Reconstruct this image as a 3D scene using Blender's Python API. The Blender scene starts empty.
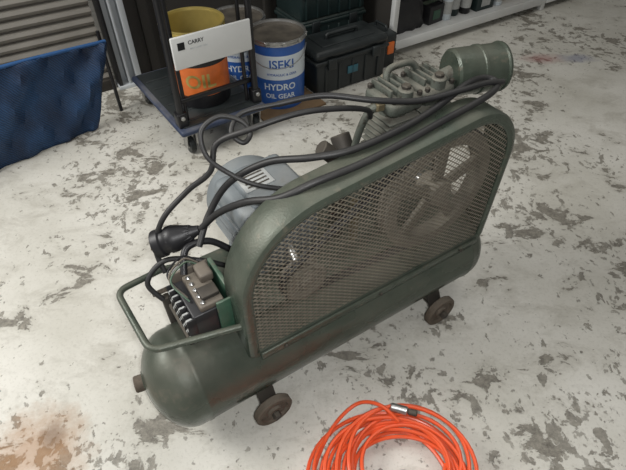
import bpy, bmesh, math, random
from mathutils import Vector, Matrix, Quaternion, Euler
random.seed(4)
scene=bpy.context.scene
R33=math.radians(32.9)
# ---------------------------------------------------------------- materials
def mat(name,col,rough=.5,metal=0,var=.15,scale=25,dust=0,dustcol=(.30,.28,.23),bump=0,alpha=1,spots=0,spotcol=(.15,.08,.04)):
    m=bpy.data.materials.new(name); m.use_nodes=True
    nt=m.node_tree; N=nt.nodes; L=nt.links
    b=N['Principled BSDF']; b.inputs['Roughness'].default_value=rough; b.inputs['Metallic'].default_value=metal
    tc=N.new('ShaderNodeTexCoord'); no=N.new('ShaderNodeTexNoise'); no.inputs['Scale'].default_value=scale
    no.inputs['Detail'].default_value=6; L.new(tc.outputs['Object'],no.inputs['Vector'])
    mx=N.new('ShaderNodeMix'); mx.data_type='RGBA'
    mx.inputs[6].default_value=(*[c*(1-var) for c in col],1); mx.inputs[7].default_value=(*[min(1,c*(1+var)) for c in col],1)
    L.new(no.outputs['Fac'],mx.inputs[0]); out=mx.outputs[2]
    if spots:
        n3=N.new('ShaderNodeTexNoise'); n3.inputs['Scale'].default_value=scale*.6; n3.inputs['Detail'].default_value=9
        n3.inputs['Roughness'].default_value=.7
        L.new(tc.outputs['Object'],n3.inputs['Vector'])
        rr=N.new('ShaderNodeMapRange'); rr.inputs[1].default_value=.62-spots*.1; rr.inputs[2].default_value=.68-spots*.1
        L.new(n3.outputs['Fac'],rr.inputs[0])
        m3=N.new('ShaderNodeMix'); m3.data_type='RGBA'; L.new(rr.outputs[0],m3.inputs[0]); L.new(out,m3.inputs[6])
        m3.inputs[7].default_value=(*spotcol,1); out=m3.outputs[2]
    if dust:
        ge=N.new('ShaderNodeNewGeometry'); sp=N.new('ShaderNodeSeparateXYZ'); L.new(ge.outputs['Normal'],sp.inputs[0])
        n2=N.new('ShaderNodeTexNoise'); n2.inputs['Scale'].default_value=9; n2.inputs['Detail'].default_value=8
        L.new(tc.outputs['Object'],n2.inputs['Vector'])
        nr=N.new('ShaderNodeMapRange'); nr.inputs[1].default_value=.3; nr.inputs[2].default_value=.7; L.new(n2.outputs['Fac'],nr.inputs[0])
        mr=N.new('ShaderNodeMapRange'); mr.inputs[1].default_value=-.1; mr.inputs[2].default_value=1
        L.new(sp.outputs['Z'],mr.inputs[0])
        mm=N.new('ShaderNodeMath'); mm.operation='MULTIPLY'; L.new(mr.outputs[0],mm.inputs[0]); L.new(nr.outputs[0],mm.inputs[1])
        m4=N.new('ShaderNodeMath'); m4.operation='MULTIPLY'; m4.use_clamp=True; L.new(mm.outputs[0],m4.inputs[0]); m4.inputs[1].default_value=dust*1.6
        md=N.new('ShaderNodeMix'); md.data_type='RGBA'; L.new(m4.outputs[0],md.inputs[0]); L.new(out,md.inputs[6])
        md.inputs[7].default_value=(*dustcol,1); out=md.outputs[2]
        ra=N.new('ShaderNodeMapRange'); ra.inputs[3].default_value=rough; ra.inputs[4].default_value=.9
        L.new(m4.outputs[0],ra.inputs[0]); L.new(ra.outputs[0],b.inputs['Roughness'])
    L.new(out,b.inputs['Base Color'])
    if bump:
        bp=N.new('ShaderNodeBump'); bp.inputs['Strength'].default_value=bump; bp.inputs['Distance'].default_value=.003
        nb=N.new('ShaderNodeTexNoise'); nb.inputs['Scale'].default_value=scale*5; L.new(tc.outputs['Object'],nb.inputs['Vector'])
        L.new(nb.outputs['Fac'],bp.inputs['Height']); L.new(bp.outputs[0],b.inputs['Normal'])
    return m
GREEN=mat('green_hammertone',(.056,.073,.056),.25,.25,.35,40,dust=.38,dustcol=(.165,.16,.125),bump=.25,spots=.3,spotcol=(.105,.105,.08))
TANKG=mat('tank_green_paint',(.056,.071,.055),.22,.25,.3,16,dust=.42,dustcol=(.155,.15,.12),bump=.18,spots=.3,spotcol=(.10,.10,.078))
CASTG=mat('dusty_cast_green',(.075,.086,.072),.6,.2,.45,50,dust=.7,dustcol=(.25,.235,.195),bump=.6,spots=.8,spotcol=(.03,.027,.02))
GRN2=mat('bright_green_paint',(.025,.085,.052),.4,.1,.3,50,dust=.4,spots=.4,spotcol=(.08,.07,.05))
MESHM=mat('dusty_mesh_steel',(.19,.17,.13),.6,.2,.5,22,dust=.45,dustcol=(.33,.30,.245))
FLYM=mat('dusty_flywheel_iron',(.135,.122,.10),.65,.2,.4,30,dust=.6,dustcol=(.24,.22,.18))
MOTOR=mat('blue_grey_motor',(.165,.19,.205),.42,.05,.2,15,dust=.45,dustcol=(.25,.25,.235),bump=.2,spots=.3,spotcol=(.12,.13,.13))
BLACK=mat('black_rubber',(.014,.014,.016),.45,0,.3,40)
CABLE=mat('dusty_cable',(.016,.016,.017),.48,0,.3,40,dust=.12,dustcol=(.12,.115,.10))
DARK=mat('dark_iron',(.045,.04,.035),.6,.4,.4,40,dust=.5,dustcol=(.16,.14,.11))
RUST=mat('rusty_wheel',(.10,.078,.058),.8,.1,.4,60,dust=.4,dustcol=(.20,.175,.14),bump=.6)
BRASS=mat('dull_brass',(.22,.18,.11),.5,.6,.3,60)
STEEL=mat('steel',(.45,.45,.44),.35,.9,.2,60)
WHITE=mat('white_paint',(.66,.67,.66),.45,0,.08,10,dust=.15)
LABEL=mat('label_paper',(.40,.41,.40),.5,0,.2,60)
NAVY=mat('navy_plastic',(.018,.035,.085),.45,0,.3,20,dust=.25)
BLKP=mat('black_painted_steel',(.012,.012,.014),.35,.1,.3,20)
BPLAS=mat('black_plastic',(.014,.018,.019),.42,0,.3,12,dust=.12,dustcol=(.12,.14,.14))
TEAL=mat('teal_label',(.03,.12,.16),.45,0,.2,30)
DGRN=mat('dark_green_plastic',(.012,.025,.025),.45,0,.2,12,dust=.08)
ORNG=mat('orange_hose_rubber',(.76,.10,.03),.32,0,.12,30)
ORL=mat('orange_label',(.70,.16,.03),.4,0,.3,25)
GOLD=mat('gold_can_lacquer',(.50,.40,.13),.3,.6,.2,20)
BLUE=mat('pail_blue',(.025,.10,.36),.35,0,.1,20)
PWHITE=mat('pail_white',(.60,.66,.70),.35,0,.06,20)
CARD=mat('cardboard',(.20,.13,.07),.85,0,.25,30)
TAN=mat('tan_box',(.42,.34,.22),.8,0,.15,30)
RED=mat('red_plastic',(.45,.04,.03),.4,0,.1,30)
WALLM=mat('dark_wall',(.03,.027,.023),.8,0,.3,3)
SHUT=mat('shutter_slat_metal',(.22,.205,.18),.5,.2,.3,6,spots=.3,spotcol=(.11,.095,.07))
TRK=mat('grey_steel_rail',(.50,.53,.55),.5,.1,.15,8)
DIRTYB=mat('worn_oil',(.06,.05,.04),.3,0,.3,8)
BEIGE=mat('aged_brown_cover',(.12,.10,.08),.6,0,.4,40,dust=.4,dustcol=(.22,.195,.155))
# ---------------------------------------------------------------- helpers
def group(name,loc=(0,0,0),rot=0.0):
    e=bpy.data.objects.new(name,None); e.empty_display_size=.05
    e.location=loc; e.rotation_euler=(0,0,rot); scene.collection.objects.link(e); return e
def pq(p,q,z=0): # room-aligned frame -> world
    return (p*math.cos(R33)-q*math.sin(R33), p*math.sin(R33)+q*math.cos(R33), z)
def obj(g,name,verts,faces,m,smooth=False):
    me=bpy.data.meshes.new(name); me.from_pydata([tuple(v) for v in verts],[],faces); me.update()
    bm=bmesh.new(); bm.from_mesh(me); bmesh.ops.recalc_face_normals(bm,faces=bm.faces); bm.to_mesh(me); bm.free()
    o=bpy.data.objects.new(name,me); scene.collection.objects.link(o)
    if g: o.parent=g
    me.materials.append(m)
    if smooth:
        for p in me.polygons: p.use_smooth=True
        try: me.set_sharp_from_angle(angle=math.radians(40))
        except Exception: pass
    return o
def box(g,name,c,size,m,bev=.004,rot=None,seg=2):
    bm=bmesh.new(); bmesh.ops.create_cube(bm,size=1)
    for v in bm.verts: v.co=Vector((v.co.x*size[0],v.co.y*size[1],v.co.z*size[2]))
    bev=min(bev,min(size)*.45)
    if bev>0: bmesh.ops.bevel(bm,geom=bm.edges[:],offset=bev,segments=seg,affect='EDGES',profile=.5)
    M=Matrix.Translation(Vector(c))
    if rot: M=M@Euler(rot).to_matrix().to_4x4()
    bm.transform(M)
    me=bpy.data.meshes.new(name); bm.to_mesh(me); bm.free()
    o=bpy.data.objects.new(name,me); scene.collection.objects.link(o); o.parent=g; me.materials.append(m)
    for p in me.polygons: p.use_smooth=True
    try: me.set_sharp_from_angle(angle=math.radians(50))
    except Exception: pass
    return o
def lathe(g,name,prof,origin,axis,m,seg=48,mats=None):
    ax=Vector(axis).normalized(); q=Vector((0,0,1)).rotation_difference(ax); o3=Vector(origin)
    vs=[];fs=[]
    for r,h in prof:
        for i in range(seg):
            a=2*math.pi*i/seg
            vs.append(o3+q@Vector((r*math.cos(a),r*math.sin(a),h)))
    for j in range(len(prof)-1):
        for i in range(seg):
            k=(i+1)%seg; fs.append((j*seg+i,j*seg+k,(j+1)*seg+k,(j+1)*seg+i))
    return obj(g,name,vs,fs,m,True)
def cyl(g,name,p0,p1,r,m,bev=.003,seg=28,r1=None):
    p0=Vector(p0);p1=Vector(p1); L=(p1-p0).length; r1=r if r1 is None else r1
    bev=min(bev,L*.4,r*.5)
    return lathe(g,name,[(.0002,0),(r-bev,0),(r,bev),(r1,L-bev),(r1-bev,L),(.0002,L)],p0,p1-p0,m,seg)
def spline(pts,n=10,closed=False):
    P=[Vector(p) for p in pts]; out=[]
    K=len(P)
    rng=range(K if closed else K-1)
    for i in rng:
        if closed: a,b,c,d=P[(i-1)%K],P[i],P[(i+1)%K],P[(i+2)%K]
        else: a,b,c,d=P[max(i-1,0)],P[i],P[i+1],P[min(i+2,K-1)]
        for k in range(n):
            t=k/n
            out.append(.5*((2*b)+(c-a)*t+(2*a-5*b+4*c-d)*t*t+(3*b-a-3*c+d)*t**3))
    if not closed: out.append(P[-1])
    return out
def tube(g,name,pts,r,m,n=10,seg=10,smooth=True,closed=False):
    P=spline(pts,n,closed) if smooth else [Vector(p) for p in pts]
    K=len(P); vs=[];fs=[]; 
    def tan(i):
        if closed: return (P[(i+1)%K]-P[(i-1)%K]).normalized()
        return (P[min(i+1,K-1)]-P[max(i-1,0)]).normalized()
    t0=tan(0); nrm=t0.orthogonal().normalized()
    for i in range(K):
        t=tan(i); q=t0.rotation_difference(t); nrm=(q@nrm); nrm=(nrm-t*nrm.dot(t)).normalized(); bn=t.cross(nrm); t0=t
        for k in range(seg):
            a=2*math.pi*k/seg; vs.append(P[i]+(nrm*math.cos(a)+bn*math.sin(a))*r)
    for i in range(K if closed else K-1):
        j=(i+1)%K
        for k in range(seg):
            l=(k+1)%seg; fs.append((i*seg+k,i*seg+l,j*seg+l,j*seg+k))
    if not closed:
        fs.append(tuple(range(seg))); fs.append(tuple((K-1)*seg+k for k in range(seg)))
    return obj(g,name,vs,fs,m,True)
def fillet(pts,rad,n=6):
    P=[Vector(p) for p in pts]; out=[P[0]]
    for i in range(1,len(P)-1):
        a=(P[i-1]-P[i]); b=(P[i+1]-P[i]); r=min(rad,a.length*.45,b.length*.45)
        A=P[i]+a.normalized()*r; B=P[i]+b.normalized()*r
        for k in range(n+1):
            t=k/n; out.append(A*(1-t)**2+P[i]*2*t*(1-t)+B*t*t)
    out.append(P[-1]); return out
def text_mesh(g,name,s,size,m,fn):
    cu=bpy.data.curves.new(name,'FONT'); cu.body=s; cu.size=size; cu.align_x='CENTER'; cu.align_y='CENTER'; cu.resolution_u=3
    cu.offset=size*.02
    o=bpy.data.objects.new(name+'_t',cu); scene.collection.objects.link(o)
    dg=bpy.context.evaluated_depsgraph_get(); me=bpy.data.meshes.new_from_object(o.evaluated_get(dg))
    bpy.data.objects.remove(o)
    bm=bmesh.new(); bm.from_mesh(me); bmesh.ops.triangulate(bm,faces=bm.faces)
    bmesh.ops.subdivide_edges(bm,edges=[e for e in bm.edges if e.calc_length()>size*.25],cuts=2)
    for v in bm.verts: v.co=Vector(fn(v.co.x,v.co.y))
    bm.to_mesh(me); bm.free(); me.name=name
    o=bpy.data.objects.new(name,me); scene.collection.objects.link(o); o.parent=g
    me.materials.clear(); me.materials.append(m); return o

# ---------------------------------------------------------------- floor
def floor_material():
    m=bpy.data.materials.new('worn_painted_concrete'); m.use_nodes=True
    nt=m.node_tree;N=nt.nodes;L=nt.links;b=N['Principled BSDF']
    tc=N.new('ShaderNodeTexCoord')
    def mp(sc,rot=0,loc=(0,0,0)):
        x=N.new('ShaderNodeMapping'); x.inputs['Scale'].default_value=sc; x.inputs['Rotation'].default_value=(0,0,rot); x.inputs['Location'].default_value=loc
        L.new(tc.outputs['Object'],x.inputs['Vector']); return x.outputs[0]
    def noise(v,s,d=8,r=.6,dist=0):
        n=N.new('ShaderNodeTexNoise'); n.inputs['Scale'].default_value=s;n.inputs['Detail'].default_value=d
        n.inputs['Roughness'].default_value=r;n.inputs['Distortion'].default_value=dist;L.new(v,n.inputs['Vector']);return n.outputs['Fac']
    def math_(op,a,bb,cl=False):
        n=N.new('ShaderNodeMath');n.operation=op;n.use_clamp=cl
        for i,x in enumerate((a,bb)):
            if isinstance(x,(int,float)): n.inputs[i].default_value=x
            else: L.new(x,n.inputs[i])
        return n.outputs[0]
    def ramp(f,a,c,o0=0,o1=1):
        n=N.new('ShaderNodeMapRange');n.inputs[1].default_value=a;n.inputs[2].default_value=c
        n.inputs[3].default_value=o0;n.inputs[4].default_value=o1;L.new(f,n.inputs[0]);return n.outputs[0]
    def mix(f,a,c,bl='MIX'):
        n=N.new('ShaderNodeMix');n.data_type='RGBA';n.blend_type=bl
        if isinstance(f,(int,float)): n.inputs[0].default_value=f
        else: L.new(f,n.inputs[0])
        for i,x in ((6,a),(7,c)):
            if isinstance(x,tuple): n.inputs[i].default_value=(*x,1)
            else: L.new(x,n.inputs[i])
        return n.outputs[2]
    v0=mp((1,1,1)); v1=mp((1,1.5,1),.5); v2=mp((1.4,1,1),-.3); v3=mp((1,1,1),1.1,(3.1,1.7,0))
    def spot(x,y,r,sx=1,sy=1,k=1.4):
        mm=N.new('ShaderNodeMapping'); mm.inputs['Location'].default_value=(-x*sx,-y*sy,0); mm.inputs['Scale'].default_value=(sx,sy,1)
        L.new(tc.outputs['Object'],mm.inputs['Vector'])
        l=N.new('ShaderNodeVectorMath');l.operation='LENGTH';L.new(mm.outputs[0],l.inputs[0])
        d=math_('ADD',l.outputs['Value'],math_('MULTIPLY',math_('SUBTRACT',noise(v0,11,7,.7),.5),r*k))
        return ramp(d,r*.35,r,1,0)
    dens=noise(v0,1.5,3,.5)
    dd=math_('SUBTRACT',dens,.5)
    heavy=spot(.95,.85,.7,1,1,.8)
    dd=math_('ADD',dd,math_('MULTIPLY',heavy,.09))
    big=math_('ADD',noise(v1,5.4,9,.66,.4),math_('MULTIPLY',dd,.42)); wbig=ramp(big,.592,.608)
    sm=math_('ADD',noise(v2,14,6,.62,.3),math_('MULTIPLY',dd,.48)); wsm=ramp(sm,.606,.628)
    ti=math_('ADD',noise(v3,36,4,.58),math_('MULTIPLY',dd,.42)); wti=ramp(ti,.62,.65)
    wear=math_('MAXIMUM',math_('MAXIMUM',wbig,math_('MULTIPLY',wsm,.9)),math_('MULTIPLY',wti,.7),True)
    paint=mix(ramp(noise(v0,2.2,6,.6),.35,.65),(.55,.535,.475),(.70,.685,.63))
    paint=mix(ramp(noise(v1,5.4,10,.72,.4),.49,.66,0,.65),paint,(.37,.35,.295))
    paint=mix(ramp(noise(v0,90,4,.7),.52,.75,0,.4),paint,(.32,.30,.25))
    conc=mix(ramp(noise(v0,45,8,.8),.35,.65),(.115,.105,.088),(.33,.31,.262))
    col=mix(wear,paint,conc)
    col=mix(math_('MULTIPLY',spot(-.77,.55,.17),.75),col,(.34,.18,.075))
    col=mix(math_('MULTIPLY',spot(-.74,.60,.05),.6),col,(.13,.07,.03))
    col=mix(math_('MULTIPLY',spot(1.40,2.93,.16,1,2),.5),col,(.35,.12,.12))
    col=mix(math_('MULTIPLY',spot(1.62,2.93,.14,1,2),.5),col,(.13,.15,.28))
    L.new(col,b.inputs['Base Color'])
    L.new(math_('ADD',.34,math_('MULTIPLY',wear,.35)),b.inputs['Roughness'])
    bp=N.new('ShaderNodeBump');bp.inputs['Strength'].default_value=.5;bp.inputs['Distance'].default_value=.002
    h=math_('SUBTRACT',math_('MULTIPLY',noise(v0,40,5,.6),.5),wear);L.new(h,bp.inputs['Height']);L.new(bp.outputs[0],b.inputs['Normal'])
    return m
FL=floor_material()
fl=obj(None,'floor',[(-5,-2.5,0),(7,-2.5,0),(7,8,0),(-5,8,0),(-5,-2.5,-.1),(7,-2.5,-.1),(7,8,-.1),(-5,8,-.1)],
    [(0,1,2,3),(4,5,6,7),(0,1,5,4),(1,2,6,5),(2,3,7,6),(3,0,4,7)],FL)

# ---------------------------------------------------------------- back wall, shutter
gw=group('wall_back',pq(.62,2.80),R33)
box(gw,'wall_panel',(2.9,.05,1.25),(5.8,.1,2.5),WALLM,0)
for i in range(8):
    box(gw,'wall_stud_%d'%i,(.1+i*.75,-.015,1.25),(.05,.03,2.5),WALLM,.003)
gs=group('roller_shutter',pq(-2.6,2.78),R33)
vs=[];fs=[]
prof=[]
z=0.0
while z<2.4:
    for dz,dy in ((0,0),(.006,-.012),(.020,-.018),(.036,-.012),(.042,0),(.046,.004)):
        prof.append((dy,z+dz))
    z+=.05
for y,zz in prof: vs+= [(0,y,zz),(3.06,y,zz)]
for i in range(len(prof)-1): fs.append((2*i,2*i+1,2*i+3,2*i+2))
obj(gs,'slats',vs,fs,SHUT,True)
box(gs,'bottom_bar',(1.53,-.01,.03),(3.06,.05,.06),DARK,.004)
box(gs,'backing',(1.53,.035,1.2),(3.06,.03,2.4),DARK,0)
gr=group('door_frame_rail',pq(.55,2.76),R33)
box(gr,'channel_back',(0,.03,1.2),(.13,.02,2.4),TRK,.002)
box(gr,'channel_left',(-.055,0,1.2),(.02,.08,2.4),BLKP,.002)
box(gr,'channel_mid',(-.005,.0,1.2),(.012,.08,2.4),TRK,.002)
box(gr,'channel_right',(.05,0,1.2),(.03,.08,2.4),TRK,.002)
box(gr,'base_foot',(0,0,.01),(.14,.1,.02),TRK,.002)
# ---------------------------------------------------------------- blue net screen
def blue_net():
    m=bpy.data.materials.new('blue_woven_net');m.use_nodes=True;nt=m.node_tree;N=nt.nodes;L=nt.links;b=N['Principled BSDF']
    tc=N.new('ShaderNodeTexCoord');no=N.new('ShaderNodeTexNoise');no.inputs['Scale'].default_value=5;no.inputs['Detail'].default_value=6
    L.new(tc.outputs['Object'],no.inputs['Vector'])
    w=N.new('ShaderNodeTexWave');w.inputs['Scale'].default_value=38;w.inputs['Distortion'].default_value=3.5;w.inputs['Detail'].default_value=3;w.bands_direction='DIAGONAL';L.new(tc.outputs['Object'],w.inputs['Vector'])
    mx=N.new('ShaderNodeMix');mx.data_type='RGBA';mx.inputs[6].default_value=(.006,.024,.07,1);mx.inputs[7].default_value=(.016,.075,.20,1)
    mr=N.new('ShaderNodeMapRange');mr.inputs[1].default_value=.35;mr.inputs[2].default_value=.65;L.new(no.outputs['Fac'],mr.inputs[0]);L.new(mr.outputs[0],mx.inputs[0])
    m2=N.new('ShaderNodeMix');m2.data_type='RGBA';m2.blend_type='MULTIPLY';m2.inputs[0].default_value=.6
    L.new(mx.outputs[2],m2.inputs[6]);L.new(w.outputs['Color'],m2.inputs[7]);L.new(m2.outputs[2],b.inputs['Base Color']);b.inputs['Roughness'].default_value=.6
    bp=N.new('ShaderNodeBump');bp.inputs['Strength'].default_value=.5;bp.inputs['Distance'].default_value=.003;L.new(w.outputs['Fac'],bp.inputs['Height']);L.new(bp.outputs[0],b.inputs['Normal'])
    return m
gb=group('blue_net_screen',(0,0,0))
top=[(-2.1,1.1,.46),(-1.7,1.52,.45),(-1.29,1.95,.43),(-.97,2.29,.39)]
bot=[(-2.2,1.0,.004),(-1.8,1.42,.004),(-1.40,1.84,.004),(-1.08,2.16,.004)]
T=spline(top,16);B=spline(bot,16);vs=[];fs=[];nv=24
for i,(a,b_) in enumerate(zip(T,B)):
    for j in range(nv+1):
        t=j/nv; p=a.lerp(b_,t)
        w=.024*math.sin(i*.42+t*3.0)*math.sin(math.pi*min(1,t*1.1+.05)) +.012*math.sin(i*1.1+t*7)+.006*math.sin(i*2.3-t*11)
        vs.append(p+Vector((.7,-.7,0))*w*(1 if t<1 else .6))
for i in range(len(T)-1):
    for j in range(nv): k=i*(nv+1)+j; fs.append((k,k+1,k+nv+2,k+nv+1))
net=obj(gb,'net_cloth',vs,fs,blue_net(),True)
sm=net.modifiers.new('t','SOLIDIFY');sm.thickness=.004
tube(gb,'top_hem',[Vector(p) for p in top],.008,mat('blue_hem',(.02,.09,.25),.6),8)
for k,(x,y) in enumerate([(-2.12,1.12),(-1.0,2.3)]):
    tube(gb,'pole_%d'%k,[(x-.01,y+.03,0),(x-.01,y+.03,.42)],.009,BLKP,2)

# ---------------------------------------------------------------- pails
def pail(name,loc,style,rot=0,op=False,H=.36,r=.14):
    g=group(name,loc,rot)
    rb=r*.94
    def rr(z): return rb+(r-rb)*z/H
    bands={'blue':[(0,.165,BLUE),(.165,.29,PWHITE),(.29,.335,BLUE)],
           'oil':[(0,.06,BLKP),(.06,.20,ORL),(.20,.29,BLKP),(.29,.335,GOLD)]}[style]
    lathe(g,'bottom',[(.0002,.006),(rb-.004,.006),(rb,.0),(rb,.004)],(0,0,0),(0,0,1),STEEL)
    for i,(a,b_,m) in enumerate(bands):
        lathe(g,'body_%d'%i,[(rr(a),a),(rr((a+b_)/2),(a+b_)/2),(rr(b_),b_)],(0,0,0),(0,0,1),m)
    rim=GOLD if style=='oil' else STEEL
    lathe(g,'rim',[(rr(.335),.335),(r+.005,.338),(r+.005,.343),(r,.346),(r,H-.006),(r+.006,H-.003),(r+.005,H+.002),(r-.002,H),(r-.004,H-.01)],(0,0,0),(0,0,1),rim)
    if op:
        lathe(g,'inner_wall',[(r-.004,H-.01),(rb-.003,.03),(.0002,.03)],(0,0,0),(0,0,1),GOLD if style=='oil' else STEEL)
        lathe(g,'residue',[(rb-.004,.10),(.0002,.10)],(0,0,0),(0,0,1),DIRTYB)
    else:
        lathe(g,'lid',[(r-.004,H-.01),(r-.012,H-.022),(.0002,H-.02)],(0,0,0),(0,0,1),DARK)
        for k in range(10):
            a=k*math.pi/5; box(g,'lid_tab_%d'%k,((r+.004)*math.cos(a),(r+.004)*math.sin(a),H-.012),(.01,.018,.02),STEEL,.002,rot=(0,0,a))
    def wrap(z0,a0):
        def f(x,y):
            z=z0+y; R=rr(z)+.0012; a=a0+x/R
            return (R*math.cos(a),R*math.sin(a),z)
        return f
    if style=='blue':
        a0=-math.pi/2+.2-rot
        text_mesh(g,'label_name','ISEKI',.062,BLUE,wrap(.245,a0))
        text_mesh(g,'label_small','HYDRAULIC & GEAR',.017,BLUE,wrap(.193,a0))
        text_mesh(g,'label_type','HYDRO',.048,PWHITE,wrap(.125,a0-.1))
        text_mesh(g,'label_type_2','OIL GEAR',.036,PWHITE,wrap(.075,a0-.1))
    else:
        a0=-math.pi/2+.2-rot
        text_mesh(g,'label_name','DIESEL',.05,GOLD,wrap(.245,a0))
        text_mesh(g,'label_type','OIL',.09,GOLD,wrap(.13,a0))
    hz=.30; hb=[( (r+.004)*math.cos(t)*1.0, (r+.006)*math.sin(t), hz-.07*math.sin((t)%math.pi)) for t in [math.pi+ k*math.pi/10 for k in range(11)]]
    tube(g,'bail_handle',hb,.0025,STEEL,4,6)
    return g
gc=group('cardboard_sheet',pq(1.17,2.135),R33+.03)
box(gc,'sheet',(0,0,.006),(.36,.35,.012),CARD,.002)
pail('paint_pail',pq(1.18,2.155,.0125),'blue',0)
pail('paint_pail.001',pq(1.115,2.46,0),'blue',-.5)
# ---------------------------------------------------------------- platform trolley
def trolley():
    g=group('platform_trolley',pq(.535,1.90),R33+.03)
    W,D=.44,.64
    box(g,'deck',(W/2,D/2,.135),(W,D,.03),NAVY,.012)
    box(g,'deck_mat',(W/2,D/2,.152),(W-.05,D-.05,.006),BPLAS,.002)
    for i in range(6): box(g,'deck_rib_%d'%i,(W/2,.07+i*.09,.156),(W-.08,.012,.005),BPLAS,.002)
    for k,(x,y) in enumerate([(.05,.05),(W-.05,.05),(.05,D-.05),(W-.05,D-.05)]):
        cyl(g,'caster_wheel_%d'%k,(x-.012,y+.01,.042),(x+.014,y+.01,.042),.042,BPLAS)
        cyl(g,'caster_hub_%d'%k,(x-.015,y+.01,.042),(x+.017,y+.01,.042),.018,STEEL)
        box(g,'caster_fork_a_%d'%k,(x-.021,y,.078),(.004,.04,.09),STEEL,.001,rot=(.2,0,0))
        box(g,'caster_fork_b_%d'%k,(x+.023,y,.078),(.004,.04,.09),STEEL,.001,rot=(.2,0,0))
        box(g,'caster_plate_%d'%k,(x,y,.117),(.07,.07,.006),STEEL,.001)
    z0=.14
    fr=fillet([(.03,.05,z0),(.03,.05,.95),(W-.03,.05,.95),(W-.03,.05,z0)],.06)
    tube(g,'handle_tube',fr,.015,BLKP,1,14,smooth=False)
    tube(g,'inner_frame',fillet([(.065,.075,z0),(.065,.085,.82),(W-.065,.085,.82),(W-.065,.075,z0)],.04),.009,BLKP,1,12,smooth=False)
    for x in (.03,W-.03):
        box(g,'hinge_bracket_%d'%(x>.2),(x,.055,.185),(.045,.05,.07),BLKP,.006)
        cyl(g,'hinge_bolt_%d'%(x>.2),(x,.02,.20),(x,.035,.20),.01,STEEL)
    box(g,'cross_brace',(W/2,.07,.26),(W-.08,.02,.02),BLKP,.004)
    box(g,'name_plate',(W/2+.0,.026,.49),(.36,.012,.135),WHITE,.005)
    text_mesh(g,'plate_text','CARRY',.022,BLKP,lambda x,y:(W/2-.075+x,.0185,.525+y))
    text_mesh(g,'plate_text_small','MAX LOAD 150kg',.010,TRK,lambda x,y:(W/2-.065+x,.0185,.500+y))
    box(g,'plate_logo',(W/2-.14,.0195,.518),(.03,.002,.03),BLKP,.0)
    return g
trolley()
pail('oil_can',pq(.755,2.15,.159),'oil',.2,op=True)
# ---------------------------------------------------------------- tool boxes
def toolbox(name,loc,W,D,H,m,latch,rot=R33,handle=True):
    g=group(name,loc,rot)
    box(g,'body',(W/2,D/2,H*.36),(W*.94,D*.92,H*.72),m,.012)
    for i in range(5): box(g,'front_rib_%d'%i,(W*.14+i*W*.18,D*.035,H*.33),(.012,.012,H*.56),m,.003)
    box(g,'body_rim',(W/2,D/2,H*.70),(W,D,H*.07),m,.006)
    box(g,'lid',(W/2,D/2,H*.84),(W*.98,D*.97,H*.2),m,.022)
    box(g,'lid_recess_rim',(W/2,D/2,H*.945),(W*.7,D*.6,H*.03),m,.006)
    for k,x in enumerate((W*.2,W*.8)):
        box(g,'latch_%d'%k,(x,-.006,H*.66),(.05,.018,H*.22),latch,.004)
    box(g,'front_label',(W*.5,D*.035-.004,H*.40),(W*.14,.004,H*.16),TEAL,.001)
    if handle:
        tube(g,'handle',fillet([(W*.3,D/2,H*.93),(W*.3,D/2,H*1.05),(W*.7,D/2,H*1.05),(W*.7,D/2,H*.93)],.03),.011,m,1,12,smooth=False)
    return g
toolbox('tool_box',pq(1.345,2.05,0),.49,.25,.26,BPLAS,BPLAS)
def crate(name,loc,W,D,H,m):
    g=group(name,loc,R33)
    box(g,'body',(W/2,D/2,H*.45),(W*.95,D*.94,H*.9),m,.012)
    box(g,'rim',(W/2,D/2,H*.9),(W,D,H*.08),m,.006)
    box(g,'lid',(W/2,D/2,H*.96),(W*.97,D*.97,H*.08),m,.01)
    for i in range(6): box(g,'rib_%d'%i,(W*.1+i*W*.16,.006,H*.42),(.014,.014,H*.78),m,.003)
    box(g,'rib_band',(W/2,.004,H*.5),(W*.96,.014,.016),m,.003)
    for k,x in enumerate((W*.22,W*.78)): box(g,'latch_%d'%k,(x,-.006,H*.86),(.05,.014,.06),BPLAS,.003)
    return g
crate('storage_crate',pq(1.45,2.37,0),.46,.30,.27,DGRN)
crate('storage_crate.001',pq(1.45,2.37,.2705),.46,.30,.27,DGRN)
gp=group('power_drill_case',pq(1.86,2.12,0),R33)
box(gp,'case',(.045,.10,.10),(.09,.20,.20),BPLAS,.012)
box(gp,'case_seam',(.045,.10,.10),(.094,.204,.008),DARK,.002)
box(gp,'orange_latch',(.045,-.003,.12),(.045,.012,.07),ORL,.003)
tube(gp,'case_handle',fillet([(.045,.05,.19),(.045,.05,.225),(.045,.15,.225),(.045,.15,.19)],.02),.007,BPLAS,1,10,smooth=False)
# ---------------------------------------------------------------- shelf
gsh=group('shelf_rack',pq(2.0,2.20,0),R33)
for bay in range(2):
    x0=bay*1.40
    for lv,z in enumerate((.085,.50,.95)):
        box(gsh,'board_%d_%d'%(bay,lv),(x0+.69,.24,z),(1.36,.44,.02),WHITE,.002)
        box(gsh,'front_lip_%d_%d'%(bay,lv),(x0+.69,.01,z-.015),(1.36,.02,.055),WHITE,.003)
    box(gsh,'back_panel_%d'%bay,(x0+.69,.47,.6),(1.36,.012,1.2),WALLM,.001)
for k,x in enumerate((0,1.385,2.79)):
    for y in (.02,.46):
        box(gsh,'post_%d_%d'%(k,y>.1),(x,y,.65),(.035,.035,1.3),WHITE,.003)
    box(gsh,'side_panel_%d'%k,(x,.24,.3),(.01,.42,.5),WALLM if k==0 else WHITE,.002)
def on_shelf(p,q): return pq(2.0+p,2.2+q,.0955)
g=group('black_tool_bag',on_shelf(.16,.2),R33)
bm=bmesh.new();bmesh.ops.create_cube(bm,size=1);bmesh.ops.subdivide_edges(bm,edges=bm.edges[:],cuts=6,use_grid_fill=True)
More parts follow.
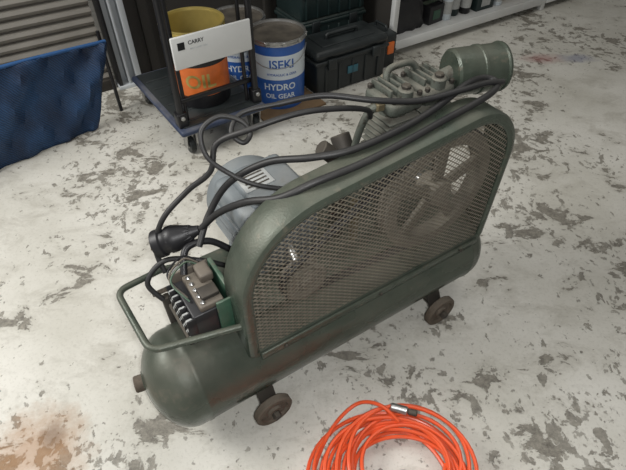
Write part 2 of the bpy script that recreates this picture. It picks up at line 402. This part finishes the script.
for v in bm.verts:
    c=v.co; k=1-.25*max(0,c.z)*1.6; v.co=Vector((c.x*.26*k+.008*math.sin(c.z*20+c.y*9),c.y*.24*k+.008*math.sin(c.x*17+c.z*11),(c.z+.5)*.2))
me=bpy.data.meshes.new('bag_body');bm.to_mesh(me);bm.free();o=bpy.data.objects.new('bag_body',me);scene.collection.objects.link(o);o.parent=g;me.materials.append(BLACK)
for p in me.polygons:p.use_smooth=True
tube(g,'bag_strap',[(-.08,-.1,.12),(-.07,-.07,.24),(0,-.05,.27),(.07,-.07,.24),(.08,-.1,.12)],.008,BLACK)
def carton(name,p,q,w,d,h,m,lab=None,rot=0):
    g=group(name,on_shelf(p,q),R33+rot)
    box(g,'carton_body',(0,0,h/2),(w,d,h),m,.003)
    box(g,'carton_flap',(0,0,h+.0015),(w*.98,d*.45,.003),m,.0)
    box(g,'carton_tape',(0,0,h+.0035),(w*.99,.04,.001),lab or LABEL,0)
    if lab: box(g,'carton_label',(0,-d/2-.001,h*.5),(w*.5,.002,h*.5),lab,0)
def bottle(name,p,q,h,r,m,cap):
    g=group(name,on_shelf(p,q),R33)
    lathe(g,'bottle_body',[(.0002,0),(r-.004,0),(r,.005),(r,h*.7),(r*.85,h*.78),(r*.35,h*.88),(r*.35,h*.92)],(0,0,0),(0,0,1),m,28)
    cyl(g,'bottle_cap',(0,0,h*.9),(0,0,h),r*.42,cap); lathe(g,'bottle_label',[(r+.001,h*.2),(r+.001,h*.58)],(0,0,0),(0,0,1),LABEL,28)
carton('small_carton',.40,.15,.13,.14,.11,BLACK,GRN2,.1)
bottle('spray_bottle',.51,.10,.20,.033,PWHITE,BLUE)
bottle('oil_bottle',.60,.13,.22,.038,DGRN,BLKP)
bottle('oil_bottle.001',.69,.11,.20,.035,BLKP,RED)
bottle('spray_bottle.001',.98,.09,.14,.03,PWHITE,RED)
carton('parts_carton',.84,.16,.16,.18,.10,DGRN,LABEL)
carton('brown_carton',1.08,.20,.13,.18,.12,TAN,None,-.06)
carton('brown_carton.001',1.25,.17,.15,.2,.09,CARD,LABEL,.05)
carton('brown_carton.002',1.62,.17,.26,.22,.14,TAN,GRN2)
carton('small_carton.001',1.95,.15,.2,.2,.12,WHITE,None)

# ---------------------------------------------------------------- orange hose
gh=group('orange_air_hose',(.215,.478,0))
pts=[];rng=random.Random(23);turns=16
for k in range(turns):
    rad=rng.uniform(.115,.195); dx=rng.uniform(-.01,.035);dy=rng.uniform(-.03,.03); el=rng.uniform(.82,1.02); ph=rng.uniform(0,3)
    if k<4: rad=.228-.013*k; dx=-.02+.006*k;dy=.01*math.sin(k*2)
    for i in range(16):
        a=2*math.pi*i/16
        x=dx+rad*math.cos(a); y=dy+rad*el*math.sin(a); z=.007+ .0028*k*1.5+.010*(1+math.sin(a*2+ph))*(k>0)
        pts.append(Vector((x,y,z)))
for _ in range(2):
    pts=[pts[0]]+[(pts[i-1]+pts[i]*2+pts[i+1])/4 for i in range(1,len(pts)-1)]+[pts[-1]]
tube(gh,'hose_coil',pts,.0053,ORNG,3,8)
tube(gh,'hose_tail',[(.02,.13,.07),(-.03,.17,.085),(-.09,.19,.05),(-.16,.13,.03),(-.21,.03,.01),(-.215,-.05,.007)],.0053,ORNG,8,8)
cyl(gh,'coupler',(.0,.165,.085),(.045,.15,.088),.012,STEEL); cyl(gh,'coupler_sleeve',(.045,.15,.088),(.07,.142,.09),.009,DARK)
cyl(gh,'plug_nipple',(-.02,-.03,.055),(-.075,-.0,.055),.009,STEEL)
tube(gh,'inner_tail',[(-.02,-.03,.055),(.04,-.06,.06),(.10,-.04,.065),(.13,.02,.06)],.0053,ORNG,8,8)

# ================================================================ COMPRESSOR
C=group('air_compressor',(-.213,.750,0),R33)
Rt=.136;zt=.203;yt=.006
prof=[(.0002,-.250)]
for i in range(1,13):
    a=i/12*math.pi/2; prof.append((Rt*math.sin(a),-.155-.095*math.cos(a)))
prof+=[(Rt,-.14),(Rt+.002,-.137),(Rt+.002,-.128),(Rt,-.125),(Rt,.3),(Rt,.765),(Rt+.002,.768),(Rt+.002,.777),(Rt,.78)]
for i in range(11,-1,-1):
    a=i/12*math.pi/2; prof.append((max(.0002,Rt*math.sin(a)),.785+.087*math.cos(a)))
lathe(C,'air_tank',prof,(0,yt,zt),(1,0,0),TANKG,64)
cyl(C,'tank_end_plug',(-.21,.03,zt+.01),(-.268,.04,zt+.012),.022,RUST); cyl(C,'tank_end_collar',(-.20,.03,zt+.01),(-.246,.037,zt+.011),.031,TANKG)
for i,s in enumerate((.03,.66)):
    box(C,'leg_plate_%d'%i,(s,-.090,.115),(.05,.008,.115),DARK,.002,rot=(-.5,0,0))
    box(C,'leg_plate_back_%d'%i,(s,.085,.115),(.045,.008,.115),DARK,.002,rot=(.55,0,0))
    cyl(C,'axle_%d'%i,(s,-.165,.056),(s,.165,.056),.010,DARK)
    for j,y in enumerate((-.14,.14)):
        d=1 if y>0 else -1
        lathe(C,'wheel_%d_%d'%(i,j),[(.012,-.014),(.022,-.014),(.024,-.006),(.040,-.005),(.044,-.012),(.053,-.012),(.057,-.008),(.057,.008),(.053,.012),(.044,.012),(.040,.005),(.024,.006),(.022,.014),(.012,.014),(.012,-.014)],(s,y,.057),(0,1,0),RUST,40)
        cyl(C,'wheel_nut_%d_%d'%(i,j),(s,y+d*.014,.057),(s,y+d*.03,.057),.013,DARK,seg=6)
cyl(C,'drain_valve',(.35,-.02,.075),(.35,-.02,.05),.012,BRASS)
CORN=[((0,.272),.03),((.822,.272),.035),((.845,.785),.17),((0,.705),.235)]
def outline(ins,n=14):
    K=len(CORN); out=[]; lines=[]
    for i in range(K):
        a=Vector(CORN[i][0]);b=Vector(CORN[(i+1)%K][0]);d=(b-a).normalized();nn=Vector((-d.y,d.x))
        lines.append((a+nn*ins,d))
    def isect(l1,l2):
        (p,d),(q,e)=l1,l2; den=d.x*e.y-d.y*e.x; t=((q.x-p.x)*e.y-(q.y-p.y)*e.x)/den; return p+d*t
    for i in range(K):
        l0=lines[i-1];l1=lines[i];c=isect(l0,l1);r=max(.004,CORN[i][1]-ins)
        d0=-l0[1];d1=l1[1];half=math.acos(max(-1,min(1,d0.dot(d1))))/2
        bis=(d0+d1).normalized();cc=c+bis*(r/math.sin(half))
        p0=c+d0*(r/math.tan(half));p1=c+d1*(r/math.tan(half))
        a0=math.atan2(p0.y-cc.y,p0.x-cc.x);a1=math.atan2(p1.y-cc.y,p1.x-cc.x)
        while a1<a0: a1+=2*math.pi
        for k in range(n+1):
            a=a0+(a1-a0)*k/n; out.append((cc.x+r*math.cos(a),cc.y+r*math.sin(a)))
    return out
rings=[(.030,-.092),(.030,-.099),(.028,-.101),(.014,-.1025),(.004,-.099),(0,-.091),(0,-.014),(.003,-.01),(.022,-.01),(.022,-.013),(.005,-.014),(.004,-.09),(.012,-.096),(.030,-.092)]
vs=[];fs=[]
n=len(outline(0))
for ins,y in rings: vs+=[(x,y,z) for x,z in outline(ins)]
for j in range(len(rings)-1):
    for i in range(n):
        k=(i+1)%n; fs.append((j*n+i,j*n+k,(j+1)*n+k,(j+1)*n+i))
obj(C,'belt_guard_shell',vs,fs,GREEN,True)
inner=outline(.024)
def inside(x,z):
    c=False;m_=len(inner)
    for i in range(m_):
        x1,z1=inner[i];x2,z2=inner[(i+1)%m_]
        if (z1>z)!=(z2>z) and x<(x2-x1)*(z-z1)/(z2-z1)+x1: c=not c
    return c
vs=[];fs=[]
cw,ch=.0180,.0135; w=.00145
nx=int(.85/cw)+2; nzz=int(.53/ch)+2
def strut(a,b_):
    a=Vector((a[0],0,a[1]));b=Vector((b_[0],0,b_[1]));d=(b-a).normalized();nn=Vector((-d.z,0,d.x))*w;base=len(vs)
    for p in (a-d*w*.5,b+d*w*.5):
        for e,y in ((1,-.0965),(-1,-.0955),(-1,-.0945),(1,-.0955)):
            q=p+nn*e; vs.append((q.x,y,q.z))
    for k in range(4):
        l=(k+1)%4; fs.append((base+k,base+l,base+4+l,base+4+k))
for i in range(nx):
    for j in range(nzz):
        x=i*cw; z=.272+j*ch
        for (ax,az,bx,bz) in ((x,z,x+cw/2,z+ch/2),(x+cw/2,z+ch/2,x+cw,z),(x+cw/2,z+ch/2,x,z+ch),(x+cw/2,z+ch/2,x+cw,z+ch)):
            if inside(ax,az) and inside(bx,bz): strut((ax,az),(bx,bz))
obj(C,'belt_guard_mesh',vs,fs,MESHM)
box(C,'guard_bottom_rail',(.41,-.106,.286),(.76,.008,.028),GREEN,.003)
for k,s in enumerate((.1,.41,.72)): cyl(C,'rail_bolt_%d'%k,(s,-.108,.286),(s,-.116,.286),.006,DARK,seg=6)
FW=(.600,-.060,.545);fr=.178
lathe(C,'flywheel_rim',[(fr-.034,-.02),(fr,-.02),(fr,-.012),(fr-.008,-.006),(fr,0),(fr-.008,.006),(fr,.012),(fr,.02),(fr-.034,.02),(fr-.034,-.02)],FW,(0,1,0),FLYM,64)
cyl(C,'flywheel_hub',(FW[0],-.086,FW[2]),(FW[0],-.02,FW[2]),.038,FLYM)
for k in range(5):
    a=k*2*math.pi/5+.3; c,s_=math.cos(a),math.sin(a); rm=.09
    box(C,'flywheel_spoke_%d'%k,(FW[0]+rm*c,FW[1],FW[2]+rm*s_),(.13,.014,.036),FLYM,.004,rot=(0,-a,0))
MP=(.185,-.060,.45);mr_=.058
lathe(C,'motor_pulley',[(.0002,-.02),(mr_*.6,-.012),(mr_-.008,-.02),(mr_,-.018),(mr_-.01,0),(mr_,.018),(.0002,.02)],MP,(0,1,0),FLYM,40)
cyl(C,'motor_pulley_hub',(MP[0],-.086,MP[2]),(MP[0],-.06,MP[2]),.02,FLYM)
def belt(y):
    d=Vector((FW[0]-MP[0],FW[2]-MP[2]));L=d.length;th=math.atan2(d.y,d.x);al=math.acos((fr-mr_)/L)
    pts=[]
    for k in range(31):
        a=th-(math.pi-al)+ (2*(math.pi-al))*k/30
        pts.append((FW[0]+(fr+.002)*math.cos(a),y,FW[2]+(fr+.002)*math.sin(a)))
    for k in range(15):
        a=th+(math.pi-al)+(2*al)*k/14
        pts.append((MP[0]+(mr_+.002)*math.cos(a),y,MP[2]+(mr_+.002)*math.sin(a)))
    return pts
for k,y in enumerate((-.066,-.054)): tube(C,'v_belt_%d'%k,belt(y),.0055,BLACK,1,6,smooth=False,closed=True)
box(C,'machine_deck',(.42,.10,.352),(.80,.26,.014),GREEN,.003)
for k,s in enumerate((.06,.30,.52,.78)): box(C,'deck_support_%d'%k,(s,.07,.32),(.03,.20,.055),GREEN,.003)
# motor
mz=.475;ms=.205;my=.03
lathe(C,'motor_body',[(.0002,.0),(.05,.0),(.078,.012),(.106,.03),(.109,.035),(.109,.22),(.114,.223),(.114,.262),(.106,.278),(.07,.288),(.0002,.29)],(ms,my,mz),(0,1,0),MOTOR,56)
for k in range(30):
    a=k*2*math.pi/30; c,s_=math.cos(a),math.sin(a)
    if s_<.55: box(C,'motor_fin_%d'%k,(ms+.113*c,my+.13,mz+.113*s_),(.012,.16,.003),MOTOR,.001,rot=(0,-a,0))
box(C,'motor_foot',(ms,my+.12,.366),(.19,.15,.02),MOTOR,.004)
box(C,'motor_foot_web',(ms,my+.12,.39),(.12,.13,.05),MOTOR,.004)
box(C,'motor_cowl',(ms,my+.135,mz+.06),(.205,.20,.10),MOTOR,.03,seg=4)
box(C,'motor_terminal_box',(ms+.01,my+.13,mz+.118),(.15,.15,.035),MOTOR,.014,rot=(0,-.08,0))
box(C,'motor_nameplate',(ms-.02,my+.135,mz+.1345),(.08,.07,.002),LABEL,.0005,rot=(0,-.08,0))
for k in range(4): box(C,'nameplate_line_%d'%k,(ms-.02,my+.113+k*.014,mz+.1362),(.060,.005,.0006),DARK,0,rot=(0,-.08,0))
cyl(C,'motor_shaft',(ms,my+.01,mz),(MP[0],-.08,MP[2]),.012,STEEL)
# pump
box(C,'pump_crankcase',(.61,.125,.45),(.20,.20,.20),CASTG,.03,seg=4)
cyl(C,'crankcase_cover',(.61,.225,.46),(.61,.245,.46),.075,CASTG)
for k in range(6):
    a=k*math.pi/3; cyl(C,'cover_bolt_%d'%k,(.61+.062*math.cos(a),.245,.46+.062*math.sin(a)),(.61+.062*math.cos(a),.251,.46+.062*math.sin(a)),.006,DARK,seg=6)
cyl(C,'crank_shaft',(.60,.03,.545),(.60,-.08,.545),.014,STEEL)
for j,s in enumerate((.575,.685)):
    cyl(C,'cylinder_%d'%j,(s,.115,.54),(s,.115,.72),.038,CASTG)
    for k in range(8):
        box(C,'cylinder_fin_%d_%d'%(j,k),(s,.115,.575+k*.018),(.104,.112,.005),CASTG,.002)
    box(C,'cylinder_head_%d'%j,(s,.115,.74),(.104,.118,.04),CASTG,.012)
    for k in range(4): box(C,'head_fin_%d_%d'%(j,k),(s-.03+k*.02,.13,.768),(.007,.080,.022),CASTG,.001)
    cyl(C,'head_valve_%d'%j,(s,.075,.755),(s,.075,.785),.02,CASTG); cyl(C,'head_valve_cap_%d'%j,(s,.075,.785),(s,.075,.796),.013,DARK,seg=6)
    for a in (-.042,.042):
        for b_ in (-.048,.048): cyl(C,'head_bolt_%d_%d_%d'%(j,a>0,b_>0),(s+a,.115+b_,.758),(s+a,.115+b_,.772),.007,DARK,seg=6)
tube(C,'head_bridge_pipe',[(.575,.15,.765),(.59,.16,.795),(.66,.16,.795),(.685,.15,.765)],.009,CASTG,8,12)
fc=Vector((.755,.10,.765)); fd=Vector((math.cos(-.30),math.sin(-.30),0))
lathe(C,'air_filter_can',[(.0002,0),(.056,0),(.062,.006),(.062,.072),(.065,.074),(.065,.080),(.062,.082),(.062,.138),(.066,.142),(.064,.149),(.056,.144),(.0002,.144)],fc-fd*.005,fd,GREEN,48)
cyl(C,'filter_neck',(.70,.11,.75),tuple(fc+fd*.005),.022,CASTG)
cyl(C,'filter_bolt',tuple(fc+fd*.138),tuple(fc+fd*.152),.008,STEEL,seg=6)
tube(C,'discharge_pipe',[(.54,.10,.74),(.505,.10,.745),(.48,.11,.71),(.47,.13,.62),(.46,.15,.45),(.45,.11,.34),(.45,.08,.31)],.010,CASTG,8,12)
tube(C,'intercooler_pipe',[(.60,.17,.74),(.62,.215,.74),(.66,.235,.66),(.66,.23,.56)],.009,MESHM,8,12)
cyl(C,'pipe_union',(.525,.10,.743),(.50,.10,.746),.016,BRASS,seg=6)
cyl(C,'breather_stub',(.47,.16,.57),(.47,.20,.62),.028,DARK); box(C,'unloader_body',(.47,.15,.56),(.05,.07,.07),DARK,.01)
cyl(C,'safety_valve',(.43,.06,.352),(.43,.06,.50),.014,BRASS); cyl(C,'safety_valve_body',(.42,.10,.60),(.36,.13,.66),.022,DARK)
box(C,'valve_manifold',(.40,.10,.56),(.09,.06,.08),DARK,.012); box(C,'manifold_stand',(.40,.10,.45),(.03,.04,.20),DARK,.004)
# pressure switch (cover removed)
cyl(C,'switch_stem',(-.05,.06,.325),(-.05,.06,.35),.018,BRASS)
box(C,'switch_base',(-.045,.05,.352),(.14,.14,.012),DARK,.003)
box(C,'switch_cover_plate',(.010,.035,.415),(.012,.135,.130),GRN2,.003)
box(C,'switch_cover_front',(-.012,-.034,.412),(.045,.007,.124),GRN2,.002)
box(C,'switch_cover_side',(-.045,.112,.410),(.105,.007,.115),BEIGE,.003)
box(C,'contactor_block',(-.050,.035,.405),(.085,.125,.09),BLACK,.004)
box(C,'contactor_top',(-.040,.035,.457),(.060,.115,.018),BEIGE,.004)
box(C,'relay_coil',(-.020,.07,.475),(.035,.05,.028),BEIGE,.006)
box(C,'relay_spring_bar',(-.035,.01,.473),(.045,.035,.014),DARK,.003)
for k in range(5): cyl(C,'relay_screw_%d'%k,(-.058,-.01+k*.022,.465),(-.058,-.01+k*.022,.472),.006,STEEL,seg=8)
for r_ in range(3):
    for k in range(6):
        y=-.018+k*.021
        cyl(C,'terminal_%d_%d'%(r_,k),(-.092,y,.375+r_*.03),(-.110,y,.373+r_*.03),.0065,LABEL,seg=8)
for k in range(7): box(C,'terminal_fin_%d'%k,(-.099,-.0285+k*.021,.405),(.022,.0035,.088),BLACK,.0005)
cyl(C,'pressure_gauge',(-.04,.16,.40),(-.06,.145,.415),.028,STEEL); cyl(C,'gauge_face',(-.06,.145,.415),(-.061,.1442,.4158),.024,LABEL)
tube(C,'gauge_pipe',[(-.02,.09,.32),(-.01,.14,.34),(-.03,.17,.38),(-.04,.16,.40)],.008,BRASS)
cyl(C,'outlet_valve',(-.11,.12,.27),(-.11,.15,.36),.014,DARK); box(C,'valve_lever',(-.11,.16,.37),(.06,.014,.006),RUST,.002)
hb=fillet([(.01,-.078,.405),(-.205,-.035,.42),(-.215,.175,.42),(-.08,.205,.40),(.03,.19,.355)],.03)
tube(C,'carry_handle',hb,.0085,GREEN,1,12,smooth=False)
# plug
P0=Vector((-.085,.205,.49));P1=Vector((.020,.155,.53));pd=P1-P0
lathe(C,'rubber_plug',[(.0002,.006),(.026,.006),(.027,0),(.036,.0),(.037,.004),(.037,.020),(.032,.024),(.032,.034),(.035,.038),(.035,.052),(.032,.06),(.026,.078),(.019,.095),(.014,.108),(.011,.120),(.0002,.121)],P0,pd,BLACK,40)
q=Vector((0,0,1)).rotation_difference(pd.normalized())
for k in range(12):
    a=k*2*math.pi/12
    b0=P0+q@Vector((.033*math.cos(a),.033*math.sin(a),.040)); b1=P0+q@Vector((.017*math.cos(a),.017*math.sin(a),.098))
    tube(C,'plug_rib_%d'%k,[b0,b1],.003,BLACK,2,6)
for k in range(3):
    a=k*2*math.pi/3; b0=P0+q@Vector((.014*math.cos(a),.014*math.sin(a),.006)); b1=P0+q@Vector((.014*math.cos(a),.014*math.sin(a),-.012))
    tube(C,'plug_pin_%d'%k,[b0,b1],.003,BRASS,2,6)
def gt(s): return .705+.0947*s
def on(s,y,dz=.011): return (s,y,gt(s)+dz-(max(0,.2-s)**2)*1.2-(max(0,s-.72)**2)*1.6)
tube(C,'power_cable',[P0+pd*.9,P1,(.06,.12,.59),(.10,.04,.665),(.15,-.03,.705),on(.22,-.06),on(.33,-.072),on(.45,-.072),on(.57,-.066),on(.68,-.062),on(.75,-.05),on(.79,-.02),on(.77,.005,.014),on(.70,-.0,.02),on(.58,-.02),on(.46,-.03),on(.34,-.02),(.26,.02,.735),(.19,.10,.70),(.11,.15,.64),(.05,.16,.56),(.0,.13,.50)],.0085,CABLE,10,12)
tube(C,'air_line_loop',[(-.09,.17,.42),(-.09,.20,.48),(-.053,.205,.56),(.02,.20,.62),(.075,.165,.68),(.105,.175,.74),(.17,.13,.78),(.28,.10,.80),(.38,.08,.79),(.46,.08,.76),(.49,.10,.72)],.007,CABLE,10,12)
tube(C,'motor_lead',[(.22,.05,.64),(.15,.08,.665),(.105,.12,.69),(.075,.17,.72),(.085,.205,.765),(.13,.20,.79),(.17,.17,.78),(.18,.15,.755),(.155,.14,.745),(.14,.165,.765),(.18,.185,.79),(.26,.16,.80)],.006,CABLE,10,12)
tube(C,'switch_lead',[(-.06,.10,.46),(-.03,.14,.50),(.03,.14,.495),(.08,.12,.45)],.009,BLACK,10,12)
tube(C,'switch_lead_2',[(-.12,.14,.36),(-.14,.17,.41),(-.08,.18,.45),(.0,.14,.44),(.06,.12,.40)],.007,CABLE,10,12)
for k,(m_,o_) in enumerate(((GRN2,0),(BEIGE,.012),(BLACK,.022))):
    tube(C,'switch_wire_%d'%k,[(-.08,.02+o_,.455),(-.10,.07+o_,.49),(-.05,.10+o_,.50),(-.02,.09+o_,.48)],.0025,m_,8,8)
tube(C,'top_cable',[(.26,.16,.80),(.36,.12,.81),(.46,.05,.80),on(.56,.01,.03),on(.66,-.02,.03),on(.74,-.03,.024),on(.79,-.04,.02)],.0075,CABLE,10,12)

# ---------------------------------------------------------------- lights
def area(name,loc,target,size,e,col):
    l=bpy.data.lights.new(name,'AREA');l.shape='RECTANGLE';l.size=size[0];l.size_y=size[1];l.energy=e;l.color=col
    o=bpy.data.objects.new(name,l);scene.collection.objects.link(o);o.location=loc
    o.rotation_euler=(Vector(target)-Vector(loc)).to_track_quat('-Z','Y').to_euler()
area('daylight_doorway',(-2.3,.8,2.3),(-.1,1.1,.1),(1.2,1.3),76,(1,.985,.95))
area('ceiling_daylight',(.6,1.7,3.2),(.3,1.2,0),(2.0,2.0),20,(1,.98,.93))
area('camera_flash',(.06,-.03,1.47),(.1,1.1,.2),(.05,.03),12,(1,1,1))
w=bpy.data.worlds.new('World');scene.world=w;w.use_nodes=True
w.node_tree.nodes['Background'].inputs[0].default_value=(1,.97,.92,1);w.node_tree.nodes['Background'].inputs[1].default_value=.18
# ---------------------------------------------------------------- camera
cam=bpy.data.cameras.new('camera');co=bpy.data.objects.new('camera',cam);scene.collection.objects.link(co)
co.location=(0,0,1.4);co.rotation_euler=(math.radians(45),0,0)
cam.sensor_fit='HORIZONTAL';cam.sensor_width=36;cam.lens=36*500/626;cam.clip_start=.02
scene.camera=co
scene.view_settings.view_transform='Standard'
print('DONE objects',len(bpy.data.objects))
